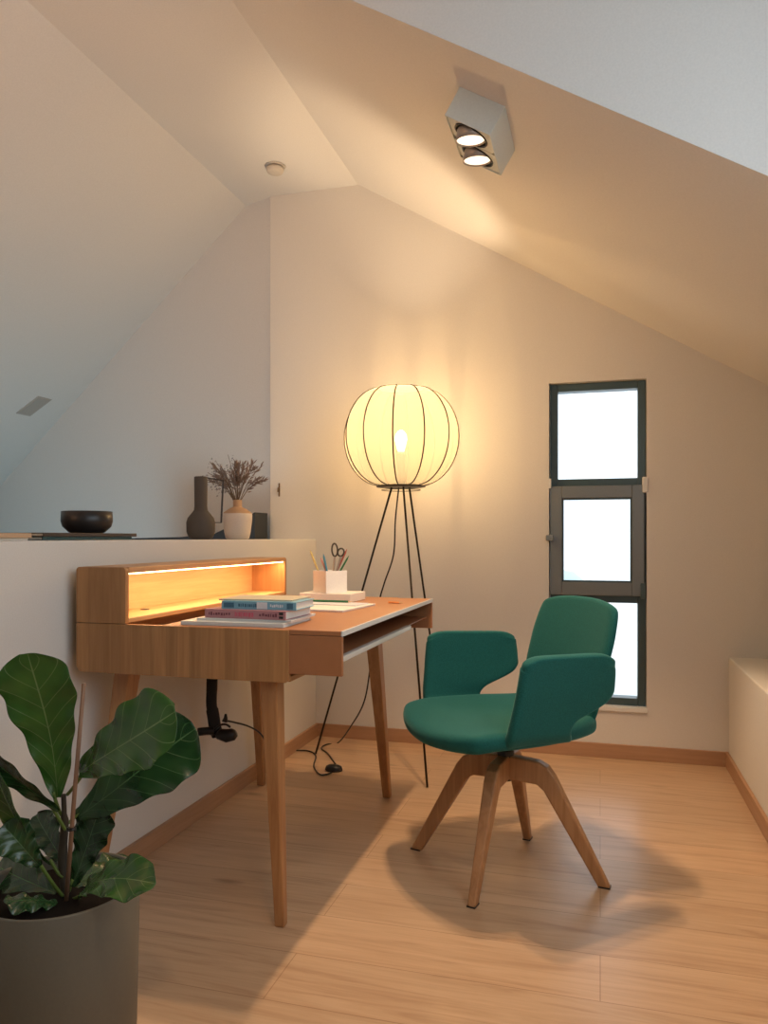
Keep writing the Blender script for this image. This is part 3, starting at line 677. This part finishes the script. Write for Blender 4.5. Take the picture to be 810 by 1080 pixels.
# ---------------------------------------------------------------- things on the half wall
ZW = .993
bm = None
M_teald = mat('dark_teal_cover', (.02, .075, .08), .45); M_dbrown = mat('dark_brown_cover', (.05, .035, .03), .5)
b1 = book('book', -1.495, 1.985, ZW, .40, .155, .010, math.radians(0), M_teald, M_paper, 'dark teal book at the bottom of the pile on the half wall')
b1.rotation_euler.z = PI/2; b1.location = (-1.50, 1.90, ZW)
for ch in b1.children: pass
b2 = book('book', -1.505, 1.995, ZW+.0102, .42, .17, .010, PI/2, M_dbrown, M_cream, 'dark brown book under the black bowl')
b2.location = (-1.50, 1.905, ZW+.0102)
b3 = book('magazine', -1.51, 1.80, ZW+.0002, .18, .16, .006, PI/2, M_cream, M_paper, 'pale magazine sticking out left of the dark books', 'magazine')
b3.location = (-1.50, 1.555, ZW+.0002)
b4 = book('magazine', -1.5, 1.84, ZW+.0062, .12, .17, .012, PI/2+.04, mat('tan_cover', (.55, .36, .22), .6), M_cream, 'tan magazine beside the dark brown book', 'magazine')
b4.location = (-1.50, 1.590, ZW+.0064)
bm = bmesh.new()
add_lathe(bm, [(0, .001), (.044, 0), (.052, .003), (.070, .020), (.0745, .036), (.0735, .066), (.0705, .0665), (.0705, .038), (.066, .022), (.048, .009), (0, .007)], 48)
bo = bm_obj('bowl', bm, mat('black_clay', (.022, .019, .018), .38), smooth=True); bo.location = (-1.50, 1.985, ZW+.0204)
tag(bo, 'round black bowl standing on the dark books', 'bowl')
# jug with strap handle
jug = empty('handled_vase', (-1.50, 2.672, ZW)); tag(jug, 'tall dark taupe bottle vase with a thin angular handle', 'vase')
M_jug = mat('taupe_clay', (.075, .063, .053), .75, bump=.3, bscale=60)
bm = bmesh.new(); add_lathe(bm, [(0, 0), (.036, 0), (.047, .008), (.0545, .030), (.0555, .066), (.050, .084), (.034, .104), (.0265, .114), (.0245, .13), (.0255, .243), (.0225, .245), (.021, .13), (.02, .115), (0, .10)], 40)
bm_obj('body', bm, M_jug, jug, smooth=True)
rv = Vector((math.cos(YAW), math.sin(YAW), 0)); rv = Vector((.75, .66, 0))
bm = bmesh.new(); fw = Vector((-rv.y, rv.x, 0))*.008
pp = [rv*.024+Vector((0, 0, .241)), rv*.088+Vector((0, 0, .232)), rv*.080+Vector((0, 0, .066)), rv*.050+Vector((0, 0, .066))]
for a, b in zip(pp, pp[1:]):
    dr = (b-a).normalized(); n_ = dr.cross(fw.normalized())*.0018
    vv = [bm.verts.new(p) for p in (a-fw-n_, a+fw-n_, a+fw+n_, a-fw+n_, b-fw-n_, b+fw-n_, b+fw+n_, b-fw+n_)]
    for f in ((0,1,2,3),(4,7,6,5),(0,4,5,1),(1,5,6,2),(2,6,7,3),(3,7,4,0)): bm.faces.new([vv[i] for i in f])
bm_obj('handle', bm, mat('dark_strap', (.05, .04, .034), .6), jug)
# cream vase with dried stems
va = empty('bud_vase', (-1.50, 2.985, ZW)); tag(va, 'cream ceramic vase with tan shoulder beside the taupe bottle vase', 'vase')
bm = bmesh.new(); add_lathe(bm, [(0, 0), (.044, 0), (.050, .004), (.056, .03), (.0625, .085), (.0625, .106), (.061, .110)], 40); bm_obj('body', bm, mat('cream_glaze', (.62, .54, .47), .5), va, smooth=True)
bm = bmesh.new(); add_lathe(bm, [(.061, .110), (.058, .116), (.034, .132), (.0215, .137), (.019, .142), (.019, .168), (.0165, .169), (.0165, .14), (0, .135)], 40); o = bm_obj('neck', bm, mat('tan_clay', (.46, .29, .17), .7), va, smooth=True); o['label'] = 'tan bare clay shoulder and neck'
fl = empty('dried_bouquet', (-1.50, 2.985, ZW+.13)); tag(fl, 'bunch of dried brown and grey flower stems in the cream vase', 'dried flowers')
M_stem = mat('dried_stem', (.17, .115, .07), .8); M_tuft = mat('dried_tuft', (.25, .185, .15), .9); M_seed = mat('dried_grey_seed', (.26, .24, .23), .9)
rnd = random.Random(11)
def leaflet(bm, p, dr, ln_, w):
    dr = dr.normalized(); s_ = dr.cross(Vector((rnd.uniform(-1, 1), rnd.uniform(-1, 1), rnd.uniform(-1, 1)))).normalized()*w; n_ = dr.cross(s_).normalized()*w*.35
    q = [bm.verts.new(x) for x in (p, p+dr*ln_*.5+s_, p+dr*ln_*.5+n_, p+dr*ln_*.5-s_, p+dr*ln_*.5-n_, p+dr*ln_)]
    for a, b in ((1, 2), (2, 3), (3, 4), (4, 1)): bm.faces.new((q[0], q[b], q[a])); bm.faces.new((q[5], q[a], q[b]))
for i in range(34):
    seedy = i % 3 == 2
    ux = rnd.uniform(-1, 1)
    dx = (-.135 if seedy else .01)*rnd.uniform(.6, 1.1) + ux*(.05 if seedy else .115)
    hz = rnd.uniform(.12, .205) if not seedy else rnd.uniform(.10, .20)
    if i == 5: dx, hz = -.035, .235
    rgt = Vector((.80, .60, 0)); fwd = Vector((-.6, .8, 0))
    tip = rgt*dx+fwd*rnd.uniform(-.05, .05)+Vector((0, 0, hz))
    mid = tip*.45+Vector((0, 0, .035)); base = Vector((rnd.uniform(-.007, .007), rnd.uniform(-.007, .007), .012))
    C_ = spline([base, mid, tip], 8)
    bm = bmesh.new(); add_tube(bm, C_, .0011, 5); st = bm_obj('stem', bm, M_stem, fl)
    bm = bmesh.new()
    nleaf = 26 if not seedy else 22
    for k in range(nleaf):
        f = rnd.uniform(.42, 1); p = C_[min(int(f*(len(C_)-1)), len(C_)-1)]
        axis = (tip-mid).normalized(); rr = Vector((rnd.gauss(0, 1), rnd.gauss(0, 1), rnd.gauss(0, 1)))
        if seedy:
            off = rr*.012; leaflet(bm, p+off, rr, rnd.uniform(.009, .016), .0032)
        else:
            leaflet(bm, p, axis+rr*.33, rnd.uniform(.020, .038), .0032)
    bm_obj('flower_head', bm, M_seed if seedy else M_tuft, fl)

# ---------------------------------------------------------------- potted fiddle-leaf fig
PD = 1.40
pc = at(63, 931, PD); pot = empty('plant_pot', (pc.x, pc.y, 0)); tag(pot, 'grey-olive cylindrical plant pot in the near left corner', 'plant pot')
ZP = pc.z; RP = .141
M_pot = mat('grey_olive_pot', (.125, .115, .088), .55)
bm = bmesh.new(); add_lathe(bm, [(0, .0), (RP-.012, 0), (RP-.008, .004), (RP, ZP-.002), (RP-.001, ZP), (RP-.005, ZP), (RP-.007, ZP-.005), (RP-.008, .03), (0, .03)], 72)
bm_obj('pot_body', bm, M_pot, pot, smooth=True)
bm = bmesh.new(); add_lathe(bm, [(0, ZP-.022), (.05, ZP-.019), (.10, ZP-.024), (RP-.0085, ZP-.026), (RP-.0085, ZP-.10), (0, ZP-.10)], 48)
o = bm_obj('soil', bm, mat('dark_soil', (.012, .009, .007), .95, spec=.1, bump=1, bscale=120), pot, smooth=True)
plant = empty('fiddle_leaf_fig', (pc.x, pc.y, ZP-.04)); tag(plant, 'fiddle-leaf fig with large glossy green leaves growing in the pot', 'plant')
def leaf_mat(name, c0, c1, vein):
    m = bpy.data.materials.new(name); m.use_nodes = True; nt = m.node_tree; N = nt.nodes; L_ = nt.links; b = N['Principled BSDF']
    uv = N.new('ShaderNodeUVMap'); sp_ = N.new('ShaderNodeSeparateXYZ'); L_.new(uv.outputs[0], sp_.inputs[0])
    def M_(op, a, b_=None):
        n = N.new('ShaderNodeMath'); n.operation = op
        for i, q in enumerate((a, b_)):
            if q is None: continue
            if isinstance(q, (int, float)): n.inputs[i].default_value = q
            else: L_.new(q, n.inputs[i])
        return n.outputs[0]
    ab = M_('ABSOLUTE', M_('SUBTRACT', sp_.outputs['X'], .5))              # 0 .. .5 across
    mid = M_('LESS_THAN', ab, .010)
    s = M_('SUBTRACT', sp_.outputs['Y'], M_('MULTIPLY', ab, .42))
    fr_ = M_('FRACT', M_('MULTIPLY', s, 7.5))
    sv = M_('LESS_THAN', M_('ABSOLUTE', M_('SUBTRACT', fr_, .5)), .022)
    v = M_('MAXIMUM', mid, M_('MULTIPLY', sv, .75))
    tc = N.new('ShaderNodeTexCoord'); nz = N.new('ShaderNodeTexNoise'); nz.inputs['Scale'].default_value = 14; L_.new(tc.outputs['Object'], nz.inputs['Vector'])
    r = N.new('ShaderNodeValToRGB'); r.color_ramp.elements[0].position = .35; r.color_ramp.elements[1].position = .68
    r.color_ramp.elements[0].color = (*c0, 1); r.color_ramp.elements[1].color = (*c1, 1); L_.new(nz.outputs['Fac'], r.inputs[0])
    mx = N.new('ShaderNodeMix'); mx.data_type = 'RGBA'; L_.new(v, mx.inputs[0]); L_.new(r.outputs[0], mx.inputs[6]); mx.inputs[7].default_value = (*vein, 1)
    L_.new(mx.outputs[2], b.inputs['Base Color']); b.inputs['Roughness'].default_value = .27; b.inputs['Coat Weight'].default_value = .35; b.inputs['Coat Roughness'].default_value = .18
    hb = M_('ADD', M_('MULTIPLY', v, -1), M_('MULTIPLY', M_('ABSOLUTE', M_('SUBTRACT', fr_, .5)), -1.2))
    bp = N.new('ShaderNodeBump'); bp.inputs['Strength'].default_value = .28; bp.inputs['Distance'].default_value = .003
    L_.new(hb, bp.inputs['Height']); L_.new(bp.outputs[0], b.inputs['Normal'])
    b.inputs['Subsurface Weight'].default_value = .0
    return m
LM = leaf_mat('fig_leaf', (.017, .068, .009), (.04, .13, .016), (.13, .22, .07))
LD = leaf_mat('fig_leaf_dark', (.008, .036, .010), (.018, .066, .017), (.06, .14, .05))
WPROF = [(0, .10), (.08, .26), (.2, .44), (.35, .58), (.5, .76), (.65, .93), (.78, 1.0), (.88, .92), (.95, .68), (1, .22)]
def leaf(base, tip, width, nrm, m, bend=.0, droop=.0, fold=.18, rip=.006, seed=0, prof=WPROF, petiole=None):
    rnd = random.Random(seed); base, tip, nrm = Vector(base), Vector(tip), Vector(nrm).normalized()
    ax = tip-base; ln_ = ax.length; dr = ax.normalized(); s = dr.cross(nrm).normalized(); n_ = s.cross(dr).normalized()
    nu, nv = 22, 12; bm = bmesh.new(); uvl = bm.loops.layers.uv.new('UVMap'); G = []; ph = rnd.uniform(0, 6)
    for i in range(nu+1):
        t = i/nu; w = lerp(prof, t)*width/2; row = []
        c = base+ax*t+n_*(bend*ln_*math.sin(PI*t))+Vector((0, 0, -droop*ln_*t*t))+s*(.03*ln_*math.sin(PI*t+ph))
        for j in range(nv+1):
            q = 2*j/nv-1
            wj = w*(1+.055*math.sin(t*26+ph+q*2)*abs(q)**3)
            p = c+s*(q*wj)+n_*(fold*abs(q)**1.4*wj+rip*math.sin(t*24+ph+(1.5 if q > 0 else 0))*abs(q)**2)
            row.append((bm.verts.new(p-plant.location), (j/nv, t)))
        G.append(row)
    for i in range(nu):
        for j in range(nv):
            q = [G[i][j], G[i+1][j], G[i+1][j+1], G[i][j+1]]; f = bm.faces.new([a[0] for a in q])
            for lp_, a in zip(f.loops, q): lp_[uvl].uv = a[1]
    me = bpy.data.meshes.new('leaf'); bm.to_mesh(me); bm.free()
    for p in me.polygons: p.use_smooth = True
    o = link('leaf', me, m, plant); sd_ = o.modifiers.new('solid', 'SOLIDIFY'); sd_.thickness = .0012; sb = o.modifiers.new('sub', 'SUBSURF'); sb.levels = 1; sb.render_levels = 1
    if petiole is not None:
        bm = bmesh.new(); P = spline([Vector(petiole)-plant.location, (Vector(petiole)+base)/2-plant.location+Vector((0, 0, -.004)), base-plant.location+dr*.012], 5)
        add_tube(bm, P, .0032, 8); bm_obj('petiole', bm, M_pet, o, smooth=True)
    return o
M_pet = mat('leaf_stalk', (.11, .17, .03), .5)
VD = Vector((-math.sin(YAW), math.cos(YAW), 0)); CAMN = -VD          # towards the viewer
stem_top = at(70, 828, 1.40)
leaf(at(57, 842, 1.40), at(33, 688, 1.36), .128, CAMN+Vector((.25, 0, .35)), LM, bend=-.05, seed=1, fold=.10, petiole=at(67, 862, 1.41))
leaf(at(84, 818, 1.38), at(185, 748, 1.30), .135, CAMN+Vector((-.05, 0, .55)), LM, bend=.06, seed=2, fold=.14, petiole=at(71, 838, 1.40))
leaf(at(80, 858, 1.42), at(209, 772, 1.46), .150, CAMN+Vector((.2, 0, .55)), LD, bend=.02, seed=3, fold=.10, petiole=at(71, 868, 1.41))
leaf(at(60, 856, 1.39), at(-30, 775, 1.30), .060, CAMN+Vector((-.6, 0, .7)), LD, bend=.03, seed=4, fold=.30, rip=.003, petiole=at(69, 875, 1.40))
leaf(at(56, 912, 1.40), at(-12, 800, 1.30), .056, CAMN+Vector((-.35, 0, .35)), LM, bend=.04, seed=5, fold=.45, rip=.002, petiole=at(67, 925, 1.40))
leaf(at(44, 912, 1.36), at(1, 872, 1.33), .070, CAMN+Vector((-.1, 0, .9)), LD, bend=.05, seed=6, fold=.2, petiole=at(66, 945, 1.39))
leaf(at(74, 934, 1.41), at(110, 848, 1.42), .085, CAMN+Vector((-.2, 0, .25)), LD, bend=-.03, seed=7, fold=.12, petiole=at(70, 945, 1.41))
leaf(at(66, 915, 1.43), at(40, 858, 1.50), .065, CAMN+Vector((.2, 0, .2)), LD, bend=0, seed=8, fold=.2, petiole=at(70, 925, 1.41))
leaf(at(84, 944, 1.37), at(164, 934, 1.25), .078, CAMN*.75+Vector((0, 0, .8)), LM, bend=.12, seed=9, fold=.16, petiole=at(70, 948, 1.40))
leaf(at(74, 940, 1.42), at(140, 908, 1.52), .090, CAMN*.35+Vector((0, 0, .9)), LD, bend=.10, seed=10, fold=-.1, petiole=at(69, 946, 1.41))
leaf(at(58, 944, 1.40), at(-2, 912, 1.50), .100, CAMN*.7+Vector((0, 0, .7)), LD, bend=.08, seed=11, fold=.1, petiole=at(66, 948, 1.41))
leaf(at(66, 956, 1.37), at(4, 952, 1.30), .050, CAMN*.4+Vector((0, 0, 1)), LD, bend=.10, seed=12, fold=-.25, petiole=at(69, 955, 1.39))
bm = bmesh.new(); add_tube(bm, spline([p-plant.location for p in (at(70, 962, 1.405), at(68, 930, 1.405), at(66, 900, 1.41), at(68, 870, 1.405), at(67, 838, 1.40))], 6), [.0085]*14+[.0075]*6+[.0045]*5, 12)
bm_obj('stem', bm, mat('fig_bark', (.045, .033, .02), .85, bump=1, bscale=60), plant, smooth=True)
stk = empty('support_stick', tuple(at(68, 962, 1.375))); tag(stk, 'thin brown stick pushed into the pot to support the plant', 'stick')
top = at(88.5, 721, 1.355)-stk.location
bm = bmesh.new(); add_tube(bm, [Vector((0, 0, -.02)), top*.5, top], [.0042, .0040, .0036], 10); bm_obj('cane', bm, mat('bamboo_brown', (.26, .14, .08), .6), stk, smooth=True)
bm = bmesh.new()
add_tube(bm, [top*.36+Vector((.0075*math.cos(a), .0075*math.sin(a), .0005*a)) for a in [2*PI*k/16*2 for k in range(17)]], .0014, 6); o = bm_obj('tie', bm, M_black, stk)
